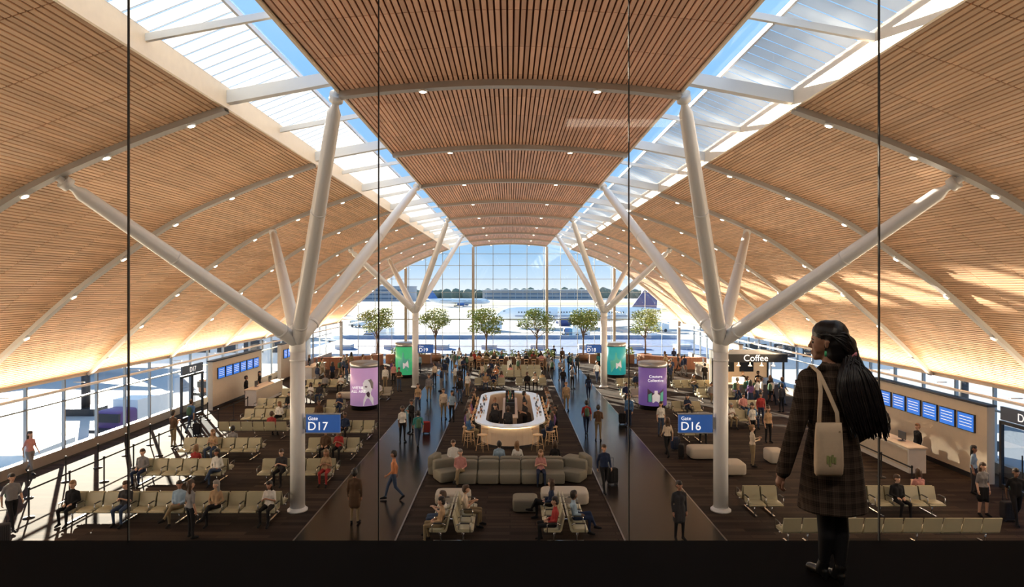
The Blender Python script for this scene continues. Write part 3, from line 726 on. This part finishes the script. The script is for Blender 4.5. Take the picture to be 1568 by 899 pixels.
# ------------------------------------------------------------------ gate counters
cream=mat('counter_panel',(.62,.54,.42),.5); screen=mat('screen_blue',(.02,.1,.4),.3,emit=.7,ecol=(.04,.2,.75))
def gate(sg,y0,y1,label_):
    e=bpy.data.objects.new('gate_backwall',None); bpy.context.scene.collection.objects.link(e); e.location=(sg*18.6,(y0+y1)/2,0)
    L=y1-y0; b=MB(); b.box((0,0,1.5),(.3,L,3.0),0); b.box((-sg*.16,0,.1),(.02,L,.2),2); b.box((0,0,3.03),(.4,L+.1,.08),2)
    n=6
    for i in range(n):
        yy=-L*.36+L*.72*i/(n-1); b.box((-sg*.18,yy,2.2),(.06,L*.125,.72),2); b.box((-sg*.215,yy,2.2),(.01,L*.115,.66),1)
        for k in range(4): b.box((-sg*.222,yy,2.4-.12*k),(.004,L*.09,.025),3)
    b.obj('panel',[cream,screen,dark,wtxt],parent=e)
    d=MB(); Ld=L*.62
    d.box((0,0,.5),(.7,Ld,1.0),0); d.box((-sg*.02,0,1.03),(.85,Ld+.1,.06),1); d.box((-sg*.36,0,.55),(.02,Ld*.96,.75),1); d.box((0,0,.05),(.6,Ld-.1,.1),2)
    for i in(-1,1):
        d.box((sg*.1,i*Ld*.25,1.3),(.03,.5,.32),2); d.box((sg*.12,i*Ld*.25,1.12),(.05,.06,.14),2); d.box((sg*.1,i*Ld*.25,1.065),(.2,.25,.02),2)
    d.obj('gate_counter',[mat('counter_white',(.75,.74,.7),.4),cream,dark],(sg*16.7,(y0+y1)/2,0))
    for i in(-1,1): person(R.choice(['ms','fs']),sg*17.5,(y0+y1)/2+i*1.1,-90*sg,'black','black')
gate(1,24.0,31.5,'D16'); gate(-1,38.5,46,'D17'); gate(1,50,56,'D18'); gate(-1,50,56,'D19')
def gate_door(sg,y):
    e=bpy.data.objects.new('door_%d'%(1 if sg>0 else 2),None); bpy.context.scene.collection.objects.link(e); e.location=(sg*18.7,y,0)
    b=MB()
    for yy in(-1.2,0,1.2): b.box((0,yy,1.25),(.12,.1,2.5),0)
    b.box((0,0,2.5),(.12,2.5,.12),0); b.box((0,0,.08),(.1,2.4,.16),0); b.box((0,0,2.85),(.1,2.4,.5),1)
    b.box((-sg*.08,-.15,1.1),(.03,.03,.8),0); b.box((-sg*.08,.15,1.1),(.03,.03,.8),0)
    b.obj('frame',[dark,mat('door_header',(.1,.13,.2),.3)],parent=e)
    g=MB(); g.add([(0,-1.15,.1),(0,1.15,.1),(0,1.15,2.45),(0,-1.15,2.45)],[(0,1,2,3)],0); g.obj('glass',[glassmat('door_glass',(.5,.55,.6),.12)],parent=e)
    text('label','D16' if sg>0 else 'D17',.42,(-sg*.06,.4*sg,2.7),wtxt,e,(math.pi/2,0,-sg*math.pi/2))
gate_door(1,22.4); gate_door(-1,36.5)
e=bpy.data.objects.new('coffee_kiosk',None); bpy.context.scene.collection.objects.link(e); e.location=(16.6,43.5,0)
b=MB(); b.box((0,0,2.85),(4.3,3.2,.55),0); b.box((0,1.5,1.4),(4.2,.15,2.8),1); b.box((0,-1.2,.52),(3.8,.6,1.04),2); b.box((0,-1.2,1.07),(3.95,.72,.06),3)
for s in(-1,1): b.box((s*2.0,-1.3,1.4),(.1,.1,2.7),0); b.box((s*2.0,1.3,1.4),(.1,.1,2.7),0)
b.box((-.9,1.38,1.9),(1.0,.06,.7),0); b.box((.5,1.38,1.9),(1.0,.06,.7),0); b.box((.8,-1.15,1.3),(.6,.4,.42),4); b.box((-1.0,-1.1,1.3),(.7,.4,.4),5)
for k in range(5): b.lathe((-1.6+k*.8,-.6,2.2),[(.03,.38),(.03,.12),(.14,0)],12,5)
b.obj('structure',[blackm,mat('cafe_back',(.55,.35,.2),.5,emit=.25,ecol=(1,.6,.3)),mat('cafe_front',(.10,.08,.07),.5),mat('cafe_top',(.5,.42,.33),.3),chrome,mat('pendant',(1,.8,.5),.5,emit=4,ecol=(1,.7,.4))],parent=e)
text('sign','Coffee',.62,(0,-1.615,2.66),wtxt,e,align='CENTER')
person('fp',16.3,43.4,0,'black','black'); person('ms',17.4,43.5,0,'black','black')
for i in range(9): person(R.choice(['ms','fs','mp','fd','mwp']),14.8+.42*i,R.uniform(39,41.6),R.uniform(0,360))
for i in range(6): person(R.choice(['ms','fs','mp','fd','mwp']),-15.6+.8*i if i<4 else -14,46.5+1.2*i,R.uniform(0,360))
def queue(x,ys,nm='queue_barrier'):
    b=MB()
    for y in ys:
        b.lathe((x,y,0),[(.17,0),(.17,.02),(.05,.04),(.028,.06),(.028,.92),(.04,.94),(.04,1.0),(.02,1.02)],14,0)
    for a,c in zip(ys[:-1],ys[1:]):
        b.add([(x,a,.90),(x,c,.90),(x,c,.96),(x,a,.96)],[(0,1,2,3)],1)
    b.obj(nm,[blackm,blackm])
queue(-15.9,[20.5+1.9*i for i in range(10)]); queue(-17.4,[20.5+1.9*i for i in range(9)])
queue(14.9,[23+1.9*i for i in range(5)])
# ------------------------------------------------------------------ plants and trees
leaf=[mat('leaf_green',(.13,.20,.05),.6,island=.4),mat('leaf_light',(.27,.33,.09),.6,island=.4)]
bark=mat('bark',(.16,.11,.08),.8)
def leaves(b,c,r,n,s,rr,mi=0):
    for i in range(n):
        while True:
            d=Vector((rr.uniform(-1,1),rr.uniform(-1,1),rr.uniform(-1,1)))
            if d.length<1: break
        p=Vector(c)+Vector((d.x*r[0],d.y*r[1],d.z*r[2])); u=Vector((rr.gauss(0,1),rr.gauss(0,1),rr.gauss(0,.6))).normalized(); v=u.orthogonal().normalized()
        b.add([p-u*s,p-v*s*.5,p+u*s,p+v*s*.5],[(0,1,2,3)],mi+rr.randrange(2))
def tree_mesh(seed):
    rr=random.Random(seed); b=MB()
    b.tube([(0,0,.5),(.03,0,1.5),(-.02,.02,2.4),(.02,0,3.0)],[.09,.075,.065,.05],8,2)
    for k in range(9):
        a=k*2.4; r=rr.uniform(.8,1.5); z=rr.uniform(2.9,4.7)
        b.tube([(0,0,2.0+.1*k),(math.cos(a)*r*.5,math.sin(a)*r*.5,z-.5),(math.cos(a)*r,math.sin(a)*r,z)],[.04,.03,.012],6,2)
        leaves(b,(math.cos(a)*r*.9,math.sin(a)*r*.9,z),(.75,.75,.5),190,.1,rr)
    leaves(b,(0,0,4.1),(1.3,1.3,1.1),560,.1,rr)
    b.lathe((0,0,0),[(.5,0),(.62,.62),(.56,.62),(.54,.55)],24,3)
    me=b.mesh('tree')
    for m in leaf+[bark,mat('planter_wood',(.22,.12,.07),.5)]: me.materials.append(m)
    return me
TM=[tree_mesh(s) for s in(1,2,3)]
for i,px in enumerate((577,667,745,822,893,988)):
    link('potted_tree',TM[i%3],((px-781)*65.5/F,65.5,0),i*1.3).scale=(1.12,1.12,1.06)
def planter(x0,x1,y,h=.9):
    b=MB(); rr=random.Random(int(x0*7)); b.box(((x0+x1)/2,y,h/2),(x1-x0,.9,h),3); b.box(((x0+x1)/2,y,h-.04),(x1-x0-.1,.8,.06),2)
    for k in range(int((x1-x0)*2)): leaves(b,(x0+.3+(x1-x0-.6)*rr.random(),y,h+.3),(.5,.4,.35+.2*rr.random()),80,.11,rr)
    b.obj('planter_box',leaf+[bark,mat('planter_wood',(.22,.12,.07),.5)])
planter(-4.2,4.2,60.5); planter(8,12.5,62.8); planter(-12.5,-8,62.8)
for sg in(1,-1):
    b=MB(); P=[]
    for i in range(13):
        a=math.pi/2*i/12; P.append((sg*(18.3-5.5*math.sin(a)),58+3.5*(1-math.cos(a))))
    for a,c in zip(P[:-1],P[1:]):
        t=(Vector(c)-Vector(a)).normalized(); n=Vector((-t.y,t.x))*.25
        q=[Vector(a)-n,Vector(c)-n,Vector(c)+n,Vector(a)+n]
        b.extr([(v.x,v.y) for v in q],0,1.1,0,'Z')
    b.obj('wooden_divider',[mat('divider_wood',(.36,.16,.09),.5)])
for x in(-2.2,2.2):
    b=MB(); b.box((0,0,1.02),(3.4,.9,.06),0)
    for sx in(-1,1):
        for sy in(-1,1): b.box((sx*1.55,sy*.36,.5),(.06,.06,1.0),1)
    b.obj('communal_table',[mat('table_wood',(.5,.33,.2),.5),dark],(x,58.3,0))
    for i in range(5):
        for s in(-1,1):
            link('bar_stool',stool,(x-1.4+.7*i,58.3+s*.75,0),0 if s>0 else math.pi)
            person(R.choice(['fst','mst']),x-1.4+.7*i,58.3+s*.75,180 if s<0 else 0)
# ------------------------------------------------------------------ outside
GZ=-5.0
b=MB(); b.box((0,700,GZ-.5),(3000,1500,1),0); 
b.obj('ground',[mat('apron_concrete',(.30,.32,.35),.8,var=.2,scale=.02)])
b=MB()
for yy,w in((150,1.2),(190,.8),(260,3),(300,1)): b.box((0,yy,GZ+.02),(700,w,.03),0)
for s in(-1,1): b.box((s*85,150,GZ+.02),(.8,400,.03),0)
b.obj('apron_markings',[mat('line_paint',(.75,.7,.5),.7)])
b=MB(); b.box((0,360,GZ+.02),(1600,60,.06),0); b.box((0,500,GZ+.02),(1600,90,.06),0); b.obj('grass_strip',[mat('grass',(.17,.19,.10),.9,scale=.05)])
b=MB(); b.box((0,93,-3.2),(58,30,4.0),0)
for i in range(8): b.box((-24+7*i,90,-.9),(2.2,2.,.6),1)
b.box((0,107.8,-1),(58,.3,.8),1); b.box((0,78.3,-1),(58,.3,.6),1)
b.obj('lower_roof',[mat('roof_blue_gravel',(.07,.12,.24),.8,var=.7,scale=2),mat('roof_unit',(.25,.31,.42),.6)])
def jet(name,x,y,rz,sc=1.,tail=(.03,.06,.2)):
    b=MB()
    pf=[(-22,.15,-.3),(-21.5,.7,-.25),(-20.4,1.3,-.1),(-18.5,1.8,0),(-16,2,0),(10,2,0),(15,1.6,.35),(19,.9,.9),(22,.3,1.3)]
    b.tube([(p[0],0,p[2]) for p in pf],[p[1] for p in pf],24,0)
    for s in(-1,1):
        b.add([(-5,s*1.6,-.9),(3,s*1.6,-.9),(9,s*18,.6),(6.8,s*18,.6),(-5,s*1.6,-.6),(3,s*1.6,-.6),(9,s*18,.7),(6.8,s*18,.7)],[(0,1,2,3),(4,7,6,5),(0,3,7,4),(1,5,6,2),(2,6,7,3)],0)
        b.add([(16,s*.6,1.0),(20,s*.6,1.0),(22.5,s*6.5,1.4),(21,s*6.5,1.4),(16,s*.6,1.2),(20,s*.6,1.2),(22.5,s*6.5,1.5),(21,s*6.5,1.5)],[(0,1,2,3),(4,7,6,5),(0,3,7,4),(1,5,6,2)],0)
        b.tube([(-5.6,s*6,-1.9),(-5,s*6,-1.9),(-3,s*6,-1.8),(-1,s*6,-1.7)],[.95,1.1,1.05,.6],18,1); b.box((-2,s*6,-1.1),(2.5,.2,.8),0)
        b.tube([(1.5,s*2.6,-1),(1.5,s*2.6,-3.0)],.15,8,2)
        for k in(-.6,.6): b.tube([(1.5+k,s*2.6-.3,-3.0),(1.5+k,s*2.6+.3,-3.0)],.5,12,2)
        for i in range(38): 
            if i in(12,13,26): continue
            b.box((-16+i*.75,s*1.94,.55),(.28,.12,.38),2)
        b.box((-19.7,s*.95,.75),(.8,.5,.4),2)
        b.box((-2,s*1.99,-.45),(30,.04,.18),1)
    b.tube([(-16,0,-1),(-16,0,-3.1)],.12,8,2); b.tube([(-16,-.25,-3.1),(-16,.25,-3.1)],.4,12,2)
    b.extr([(14,1.4),(18.5,7.6),(21.5,7.6),(21,1.3)],-.15,.15,1,'Y')
    o=b.obj(name,[mat('jet_white',(.8,.82,.84),.3),mat('jet_tail_%d'%int(tail[2]*100),tail,.35),mat('jet_dark',(.04,.05,.07),.4)],(x,y,GZ+3.5*sc),math.radians(rz)); o.scale=(sc,sc,sc)
    return o
jet('airliner',22,200,0,1.2); jet('airliner',-35,420,170,1.,(.05,.15,.4)); jet('airliner',95,300,190,1.,(.05,.15,.4)); jet('airliner',-110,300,20,1.)
jet('airliner',-72,92,60,1.,(.2,.08,.35)); jet('airliner',75,62,120,1.,(.2,.08,.35)); jet('airliner',-64,150,75,1.,(.25,.1,.4)); jet('airliner',-62,45,85,1.,(.2,.1,.4)); jet('airliner',66,125,110,1.,(.05,.1,.4))
def bld(x,y,w,d,h,c):
    b=MB(); b.box((0,0,h/2),(w,d,h),0); b.box((0,0,h+.3),(w+1,d+1,.6),1)
    for k in range(int(h//4)): b.box((0,-d/2-.05,2.2+4*k),(w*.96,.2,1.5),2)
    for k in range(int(w//8)): b.box((-w/2+4+8*k,-d/2-.12,h/2),(.5,.2,h),1)
    b.obj('terminal_building',[mat('bld_%d'%int(c[0]*100),c,.7),mat('bld_trim',(.5,.52,.55),.6),mat('bld_glass',(.12,.18,.25),.2)],(x,y,GZ))
bld(-180,640,160,50,14,(.42,.42,.44)); bld(30,700,120,50,10,(.45,.41,.38)); bld(220,660,150,50,16,(.38,.41,.46)); bld(-330,620,120,50,22,(.4,.37,.34)); bld(390,600,140,50,20,(.44,.44,.44))
b=MB(); rr=random.Random(5)
for i in range(160): 
    x=-620+i*7.8+rr.uniform(-3,3); b.sell((x,760+rr.uniform(-20,20),GZ+4),(14,12,rr.uniform(12,20)),0,.9,8,5)
b.obj('tree_line',[mat('far_trees',(.14,.18,.15),.9)])
def bridge(sg,y):
    b=MB(); b.box((sg*13,0,0),(26,3,2.8),0); b.box((sg*26,0,0),(5,4.5,3.4),1); b.tube([(sg*22,0,-1.4),(sg*22,0,GZ-1.5)],.4,12,2)
    for k in range(9): b.box((sg*(2+2.6*k),-1.52,.3),(1.9,.06,1.2),2)
    b.box((sg*22,0,GZ-1.3),(3,2.2,.8),2); b.obj('jet_bridge',[mat('bridge_white',(.7,.72,.75),.5),mat('bridge_cab',(.45,.48,.55),.5),dark],(sg*20.4,y,1.6))
bridge(1,58); bridge(-1,62)
def truck(x,y,rz,c):
    b=MB(); b.sell((0,0,1.3),(2.2,2.4,2.0),0,.25,16,8); b.box((3.2,0,1.7),(4.6,2.4,2.4),1); b.box((1.2,0,.7),(6,2.2,.3),2); b.box((-.75,0,1.7),(.9,2.2,.7),2)
    for xx in(-.3,2.2,4.4):
        for s in(-1,1): b.tube([(xx,s*1.15-.15,.45),(xx,s*1.15+.15,.45)],.45,14,2)
    b.obj('service_truck',[mat('truck_'+c,PAL[c],.4),white,dark],(x,y,GZ),math.radians(rz))
for i in range(14):
    truck((-1)**i*R.uniform(29,36),26+9*i if i%7 else 24+9*i,R.uniform(70,110),R.choice(['blue','white','purple','orange']))
for x,y in((-20,130),(-34,153),(15,160),(40,178),(-50,200),(50,153),(-8,183)): truck(x,y,R.uniform(-20,20),R.choice(['white','blue']))
# ------------------------------------------------------------------ foreground woman on mezzanine
def coatmat():
    m=bpy.data.materials.new('plaid_wool'); m.use_nodes=True; nt=m.node_tree;N=nt.nodes;L=nt.links;b=N['Principled BSDF']; b.inputs['Roughness'].default_value=.95; b.inputs['Specular IOR Level'].default_value=.1
    tc=N.new('ShaderNodeTexCoord')
    sx=N.new('ShaderNodeSeparateXYZ'); L.new(tc.outputs['Object'],sx.inputs[0])
    out=None
    for ax,sc,th,wt in((0,14,.5,.35),(2,14,.5,.35),(0,14,.08,.3),(2,14,.08,.3),(0,90,.4,.28),(2,90,.4,.28)):
        a=N.new('ShaderNodeMath'); a.operation='MULTIPLY'; a.inputs[1].default_value=sc; L.new(sx.outputs[ax],a.inputs[0])
        f=N.new('ShaderNodeMath'); f.operation='FRACT'; L.new(a.outputs[0],f.inputs[0])
        g=N.new('ShaderNodeMath'); g.operation='LESS_THAN'; g.inputs[1].default_value=th; L.new(f.outputs[0],g.inputs[0])
        w=N.new('ShaderNodeMath'); w.operation='MULTIPLY'; w.inputs[1].default_value=wt; L.new(g.outputs[0],w.inputs[0])
        if out is None: out=w.outputs[0]
        else:
            ad=N.new('ShaderNodeMath'); ad.operation='ADD'; L.new(out,ad.inputs[0]); L.new(w.outputs[0],ad.inputs[1]); out=ad.outputs[0]
    cr=N.new('ShaderNodeMapRange'); cr.inputs['From Max'].default_value=1.86; L.new(out,cr.inputs[0])
    mx=N.new('ShaderNodeMix'); mx.data_type='RGBA'; mx.inputs[6].default_value=(.018,.013,.010,1); mx.inputs[7].default_value=(.12,.085,.065,1); L.new(cr.outputs[0],mx.inputs[0]); L.new(mx.outputs[2],b.inputs['Base Color'])
    return m
def woman():
    c=[]; v=Vector
    hc=v((-.035,.02,1.565)); fd=v((-.86,.51,0)).normalized(); rt=v((-fd.y,fd.x,0))
    def h(f,s,z): return hc+fd*f+rt*s+v((0,0,z))
    c.append((h(-.015,0,.03),.080,h(.012,0,.03),.074,0)); c.append((h(.020,0,-.02),.064,h(.040,0,-.070),.040,0)); c.append((h(.058,-.008,-.094),.019,h(.058,.008,-.094),.019,0))
    c.append((h(.082,0,.012),.008,h(.100,0,-.022),.009,0)); c.append((h(.092,-.008,-.026),.008,h(.092,.008,-.026),.008,0)); c.append((h(.072,-.02,.028),.014,h(.072,.02,.028),.014,0))
    for zz in(-.052,-.065): c.append((h(.079,-.014,zz),.0085,h(.079,.014,zz),.0085,0))
    for s in(-1,1): c.append((h(.048,s*.038,-.015),.026,h(.040,s*.036,-.04),.026,0)); c.append((h(-.010,s*.076,-.015),.009,h(-.016,s*.082,.016),.012,0))
    c.append((h(-.025,0,-.06),.044,v((-.015,0,1.38)),.050,0))
    c.append((h(-.040,0,.062),.098,h(-.004,0,.070),.086,1)); c.append((h(-.060,0,.0),.092,h(-.065,0,-.05),.078,1)); c.append((h(-.12,0,.0),.060,h(-.125,0,-.05),.058,1))
    sh=[v((-.145,.02,1.335)),v((.15,-.01,1.335))]; el=[v((-.235,.0,1.03)),v((.305,-.02,1.07))]; wr=[v((-.300,.05,.72)),v((.20,.10,.93))]
    c.append((sh[0],.066,sh[1],.066,2)); c.append((v((-.02,0,1.385)),.07,v((0,0,1.3)),.10,2))
    for i in(0,1): c.append((sh[i],.068,el[i],.056,2)); c.append((el[i],.056,wr[i],.048,2))
    c.append((v((-.085,-.035,1.41)),.024,v((.055,-.055,1.41)),.026,2)); c.append((v((-.085,-.035,1.41)),.024,v((-.095,.08,1.34)),.026,2))
    d=(wr[0]-el[0]).normalized(); c.append((wr[0],.028,wr[0]+d*.085,.026,0)); d1=(wr[1]-el[1]).normalized(); c.append((wr[1],.03,wr[1]+d1*.07,.026,0))
    an=[v((-.035,.04,.12)),v((.035,-.03,.12))]
    for i,s in enumerate((-1,1)):
        c.append((v((s*.055,0,.85)),.08,v((s*.045,.01,.5)),.058,3)); c.append((v((s*.045,.01,.5)),.054,v((s*.045,-.015,.32)),.052,3)); c.append((v((s*.045,-.015,.32)),.052,an[i],.033,3))
        c.append((an[i],.037,an[i]+v((-.005,.02,-.05)),.036,4)); c.append((an[i]+v((-.005,.02,-.07)),.034,an[i]+v((-.03,.13,-.088)),.028,4)); c.append((an[i]+v((0,-.01,-.06)),.026,an[i]+v((0,-.015,-.10)),.016,4))
    m=MB()
    for q in c: m.cap(q[0],q[1],q[2],q[3],18)
    rings=[]
    lv=[(1.36,.12,.095),(1.30,.155,.115),(1.18,.16,.125),(1.02,.145,.112),(.92,.165,.13),(.80,.185,.145),(.65,.200,.155),(.50,.218,.165),(.485,.218,.165)]
    for z,rx,ry in lv: rings.append([(rx*math.cos(2*math.pi*i/36)*(1+.012*math.sin(5*2*math.pi*i/36)*(1.4-z)),ry*math.sin(2*math.pi*i/36)*(1+.05*math.sin(7*2*math.pi*i/36)*max(0,1.0-z)),z) for i in range(36)])
    m.ring_loft(rings[::-1])
    me=m.mesh('t'); o=link('t',me); md=o.modifiers.new('r','REMESH'); md.mode='VOXEL'; md.voxel_size=.0062
    sm=o.modifiers.new('s','SMOOTH'); sm.factor=.5; sm.iterations=3
    dg=bpy.context.evaluated_depsgraph_get(); ev=bpy.data.meshes.new_from_object(o.evaluated_get(dg)); bpy.data.objects.remove(o)
    n=len(ev.polygons); ce=np.zeros(n*3); ev.polygons.foreach_get('center',ce); ce=ce.reshape(-1,3)
    cc=list(c)
    for a,b2 in zip(lv[:-1],lv[1:]):
        for f in(-.5,0,.5): cc.append((v((a[1]*f,0,a[0])),a[2]*.95,v((b2[1]*f,0,b2[0])),b2[2]*.95,2))
    lab=label(ce,cc); body=(ce[:,2]<1.3)&(ce[:,2]>.48)&(np.abs(ce[:,0])<.24)&(np.hypot(ce[:,0]/.165,ce[:,1]/.125)>.75)&(lab==3); lab[body]=2
    lab[(lab==2)&(ce[:,2]<.478)]=3
    b=MB(); b.v=[tuple(q.co) for q in ev.vertices]; b.f=[list(p.vertices) for p in ev.polygons]; b.m=[int(l) for l in lab]; b.sm=[True]*n
    hand_tubes(b,wr[0],d,v((1,.3,0)),0,.7,1.0); hand_tubes(b,wr[1],d1,v((0,0,-1)),0,.8)
    for s in(-1,1):
        p=h(.071,s*.031,.008); b.cap(p-rt*s*.004,.0085,p+rt*s*.004,.0085,8,5)
        b.tube([h(.080,s*.016,.026),h(.078,s*.032,.031),h(.066,s*.048,.026)],[.003,.004,.002],6,5)
        p=h(-.006,s*.090,-.042); b.tube([p,p-v((0,0,.035))],.007,8,7)
    b.tube([h(.087,-.016,-.0585),h(.089,0,-.0585),h(.087,.016,-.0585)],[.003,.004,.003],6,6)
    ring=[v((.152*math.cos(a),.118*math.sin(a),1.03)) for a in[2*math.pi*i/30 for i in range(31)]]
    b.tube(ring,.016,8,2,flat=.4)
    rr=random.Random(3); T=h(-.140,0,-.07)
    for i in range(270):
        az=rr.uniform(-math.pi,math.pi)
        s0=h(.072*math.cos(az),.088*math.sin(az),.06+.04*max(0,1-abs(math.sin(az))))
        mid=h(-.04+.02*math.cos(az),.090*math.sin(az),.148-.09*abs(math.sin(az)))
        mid2=h(-.125,.075*math.sin(az),.05*rr.uniform(-.8,1.4))
        t0=T+v((rr.uniform(-.04,.04),rr.uniform(-.035,.03),rr.uniform(-.03,.03)))
        u=rr.random(); bulge=.045*rr.random()
        e=v((.03+.22*u,-.155-bulge,rr.uniform(.99,1.12)-.02*u))
        m1=v((T.x-.10+.17*u,T.y-.06-bulge,1.40)); m2=v((T.x-.13+.25*u,-.150-bulge,1.26))
        pts=[s0,mid,mid2,t0,m1,m2,e]
        Q=[pts[0]]+pts+[pts[-1]]; C=[]
        for k in range(1,len(Q)-2):
            for j in range(6):
                t=j/6; a_,b_,c_,d_=Q[k-1],Q[k],Q[k+1],Q[k+2]
                C.append(.5*((2*b_)+(-a_+c_)*t+(2*a_-5*b_+4*c_-d_)*t*t+(-a_+3*b_-3*c_+d_)*t**3))
        C.append(pts[-1]); nn=len(C)
        b.tube(C,[(.0066+.0014*math.sin(k*2.2))*(1 if k<nn-3 else .6) for k in range(nn)],5,1)
    b.tube([T+v((.0,0,.012)),T+v((.006,-.004,-.010))],[.048,.048],14,8)
    pm=b.mesh('woman')
    for mm in (skins[1],mat('braid_hair',(.008,.006,.007),.42),coatmat(),cloth('black'),mat('boot_leather',(.01,.01,.01),.4),dark,hairs[0],mat('earring',(.05,.45,.2),.3),mat('hair_tie',(.7,.25,.3),.6)): pm.materials.append(mm)
    e=bpy.data.objects.new('woman_with_tote_bag',None); bpy.context.scene.collection.objects.link(e)
    link('figure',pm,(0,0,0),0,e)
    t=MB(); rings=[]; BX=-.125
    for z,w,dp in((1.06,.080,.008),(1.0,.084,.020),(.90,.086,.034),(.80,.088,.036),(.745,.086,.028),(.73,.078,.012)):
        rings.append([(BX+w*math.copysign(abs(math.cos(a))**.5,math.cos(a)),-.195+dp*math.copysign(abs(math.sin(a))**.7,math.sin(a)),z+.03) for a in[2*math.pi*i/28 for i in range(28)]])
    t.ring_loft(rings[::-1])
    for sx,oy in((BX-.055,-.18),(BX+.055,-.21)):
        t.tube([(sx,oy,1.03),(sx+.005,-.18,1.15),(-.13+.4*(sx-BX),-.15,1.28),(-.135,-.09,1.39),(-.14,-.0,1.425),(-.14,.09,1.35),(-.14,.13,1.15)],.014,8,0,flat=.3)
    for (x,z,w,hh) in((-.15,.87,.012,.05),(-.135,.86,.012,.06),(-.12,.875,.012,.05),(-.105,.865,.012,.04)): t.box((x,-.2335,z),(w,.003,hh),1)
    t.obj('tote_bag',[mat('canvas',(.62,.48,.33),.9,scale=40,bump=.1),mat('tote_print',(.30,.33,.12),.8)],parent=e)
    e.location=(2.11,4.06,5.67)
woman()
# ------------------------------------------------------------------ light
sc=bpy.context.scene
sc.view_settings.view_transform='Standard'
sc.view_settings.exposure=.3
W=bpy.data.worlds.new('sky'); sc.world=W; W.use_nodes=True; nt=W.node_tree
bg=nt.nodes['Background']; tc=nt.nodes.new('ShaderNodeTexCoord'); sx=nt.nodes.new('ShaderNodeSeparateXYZ'); cr=nt.nodes.new('ShaderNodeValToRGB')
nt.links.new(tc.outputs['Generated'],sx.inputs[0]); nt.links.new(sx.outputs[2],cr.inputs[0]); nt.links.new(cr.outputs[0],bg.inputs[0])
el=cr.color_ramp.elements; el[0].position=0; el[0].color=(.33,.35,.38,1); el[1].position=1; el[1].color=(.28,.36,.46,1)
for p,c in((.02,(.24,.30,.36)),(.06,(.14,.23,.33)),(.3,(.10,.21,.36)),(.6,(.18,.29,.43))):
    q=el.new(p); q.color=(*c,1)
bg.inputs[1].default_value=2.5
sl=bpy.data.lights.new('sun','SUN'); sl.energy=30; sl.angle=.009; sl.color=(1,.84,.64)
so=bpy.data.objects.new('sun',sl); sc.collection.objects.link(so); so.location=(-40,60,40)
so.rotation_euler=Vector((.55,-.83,-.27)).to_track_quat('-Z','Y').to_euler()
b=MB(); b.box((0,0,.05),(1.6,.5,.06),0); b.tube([(0,0,.08),(0,0,2.5)],.015,6,0); b.obj('fill_light_housing',[dark],(1.5,1.2,9.8))  # added housing for the fill light, hangs out of view
la=bpy.data.lights.new('woman_fill_light','AREA'); la.shape='RECTANGLE'; la.size=1.5; la.size_y=.4; la.energy=32; la.color=(1,.85,.68)  # fill light added out of view to brighten the woman
lo=bpy.data.objects.new('woman_fill_light',la); sc.collection.objects.link(lo); lo.location=(1.5,1.2,9.8)
cam=bpy.data.cameras.new('camera'); co=bpy.data.objects.new('camera',cam); sc.collection.objects.link(co)
cam.sensor_width=36; cam.lens=36*F/1568; cam.shift_x=3/1568; cam.shift_y=-8.5/1568; cam.clip_end=3000
co.location=(0,0,CAMZ); co.rotation_euler=(math.pi/2,0,0)
sc.camera=co
